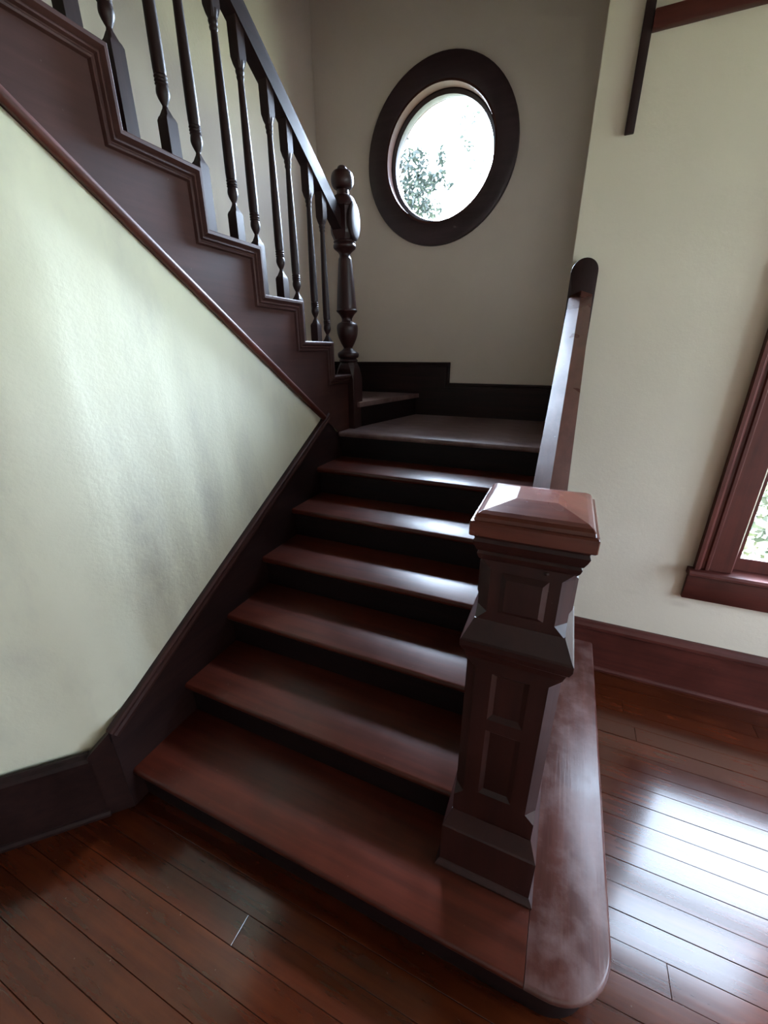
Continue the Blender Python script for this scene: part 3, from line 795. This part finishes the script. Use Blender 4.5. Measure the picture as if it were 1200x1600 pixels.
def baluster(yy, zbase, kind):
    zn = neck_z(yy)
    if kind not in protos:
        bm = bmesh.new()
        lathe_into(bm, SPROF, 0, 0, 16)
        b0 = zbase - zn
        loft_sq(bm, [(0.0225, 0, b0), (0.0225, 0.001, -0.040), (0.0200, 0.003, -0.031), (0.0175, 0.006, -0.026), (0.0100, 0.005, -0.008)], 0, 0)
        loft_sq(bm, [(0.014, 0.006, 0.556), (0.019, 0.005, 0.570), (0.0225, 0.002, 0.590), (0.0225, 0.001, 0.715)], 0, 0)
        me = bpy.data.meshes.new('baluster'); bmesh.ops.recalc_face_normals(bm, faces=bm.faces); bm.to_mesh(me); bm.free()
        for p in me.polygons: p.use_smooth = True
        me.set_sharp_from_angle(angle=math.radians(35))
        protos[kind] = me
    o = link('baluster', protos[kind], M['dark_z'], bal)
    o.location = Vector((BX, yy, zn)) - Vector(bal.location)
for j in range(8, -12, -1):
    k = max(0, math.ceil((8 - j) / 2))
    baluster(0.575 + 0.1435 * j - (0.02 if j % 2 == 0 else 0.0), zs[k], ('long' if j % 2 == 0 else 'short') + str(j))
# ------------------------------------------------------------------ outside
g = struct(box('ground', -40, 40, -40, 60, -0.75, -0.6, M['lawn']), 'sunlit lawn outside')
def leaves(bm, c, rad, n, size):
    for _ in range(n):
        while True:
            p = Vector((random.uniform(-1, 1), random.uniform(-1, 1), random.uniform(-1, 1)))
            if p.length < 1: break
        p = Vector((c[0] + p.x * rad[0], c[1] + p.y * rad[1], c[2] + p.z * rad[2]))
        a = Vector((random.gauss(0, 1), random.gauss(0, 1), random.gauss(0, 1))).normalized()
        b = a.cross(Vector((random.gauss(0, 1), random.gauss(0, 1), random.gauss(0, 1)))).normalized()
        s = size * random.uniform(0.6, 1.3)
        vs = [bm.verts.new(p + a * s), bm.verts.new(p + b * s * 0.45), bm.verts.new(p - a * s), bm.verts.new(p - b * s * 0.45)]
        bm.faces.new(vs)
def limb(bm, pts, r0, r1, n=8):
    rings = []
    for i, p in enumerate(pts):
        r = r0 + (r1 - r0) * i / (len(pts) - 1)
        d = (Vector(pts[min(i + 1, len(pts) - 1)]) - Vector(pts[max(i - 1, 0)])).normalized()
        s = d.cross(Vector((0.3, 0.9, 0.1))).normalized(); t2 = d.cross(s)
        rings.append([bm.verts.new(Vector(p) + s * r * math.cos(2 * math.pi * k / n) + t2 * r * math.sin(2 * math.pi * k / n)) for k in range(n)])
    for A, B in zip(rings, rings[1:]):
        for i in range(n): bm.faces.new((A[i], A[(i + 1) % n], B[(i + 1) % n], B[i]))
    bm.faces.new(rings[0][::-1]); bm.faces.new(rings[-1])
LEAFY = (((-2.15, 9, 5.22), (0.36, 0.3, 0.22), 420), ((-2.0, 9, 4.83), (0.42, 0.3, 0.22), 560), ((-2.2, 9, 4.48), (0.42, 0.3, 0.24), 620),
         ((-1.58, 9, 5.22), (0.10, 0.1, 0.16), 60), ((-1.62, 9, 4.92), (0.18, 0.15, 0.10), 90), ((-1.42, 9, 4.74), (0.14, 0.1, 0.09), 55), ((-1.75, 9, 4.35), (0.22, 0.2, 0.2), 130),
         ((-2.4, 9, 5.68), (0.12, 0.1, 0.14), 40), ((-1.05, 9, 5.62), (0.22, 0.2, 0.3), 34), ((-1.05, 9, 5.30), (0.10, 0.1, 0.08), 22), ((-0.85, 9, 4.95), (0.2, 0.2, 0.25), 18),
         ((-2.9, 9.1, 4.6), (0.6, 0.6, 1.0), 1500))
tree = thing('tree', 'leafy tree outside the round window against white sky', 'tree', (-3.3, 9.3, -0.6))
bm = bmesh.new(); limb(bm, [(-3.3, 9.3, -0.6), (-3.25, 9.3, 1.5), (-3.1, 9.25, 3.2), (-3.0, 9.2, 5.6)], 0.2, 0.07); emit('trunk', bm, M['bark'], tree)
for pts in ([(-3.1, 9.25, 3.2), (-2.4, 9.1, 4.2), (-1.6, 9.0, 4.7)], [(-3.05, 9.2, 3.8), (-2.5, 9.0, 5.0), (-1.9, 9.0, 5.6)]):
    bm = bmesh.new(); limb(bm, pts, 0.05, 0.012); emit('branch', bm, M['bark'], tree)
bm = bmesh.new()
for c, rad, n in LEAFY:
    leaves(bm, c, rad, n, 0.055)
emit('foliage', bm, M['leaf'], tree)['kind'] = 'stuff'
bush = thing('shrub', 'pale green sunlit shrub outside the sash window', 'shrub', (3.6, 4.2, -0.6))
bm = bmesh.new(); limb(bm, [(3.6, 4.2, -0.6), (3.6, 4.2, 0.0), (3.65, 4.2, 0.5)], 0.05, 0.02); emit('stem', bm, M['bark'], bush)
bm = bmesh.new(); leaves(bm, (3.6, 4.2, 0.25), (1.3, 0.7, 0.85), 3200, 0.06); emit('foliage', bm, M['bush'], bush)['kind'] = 'stuff'
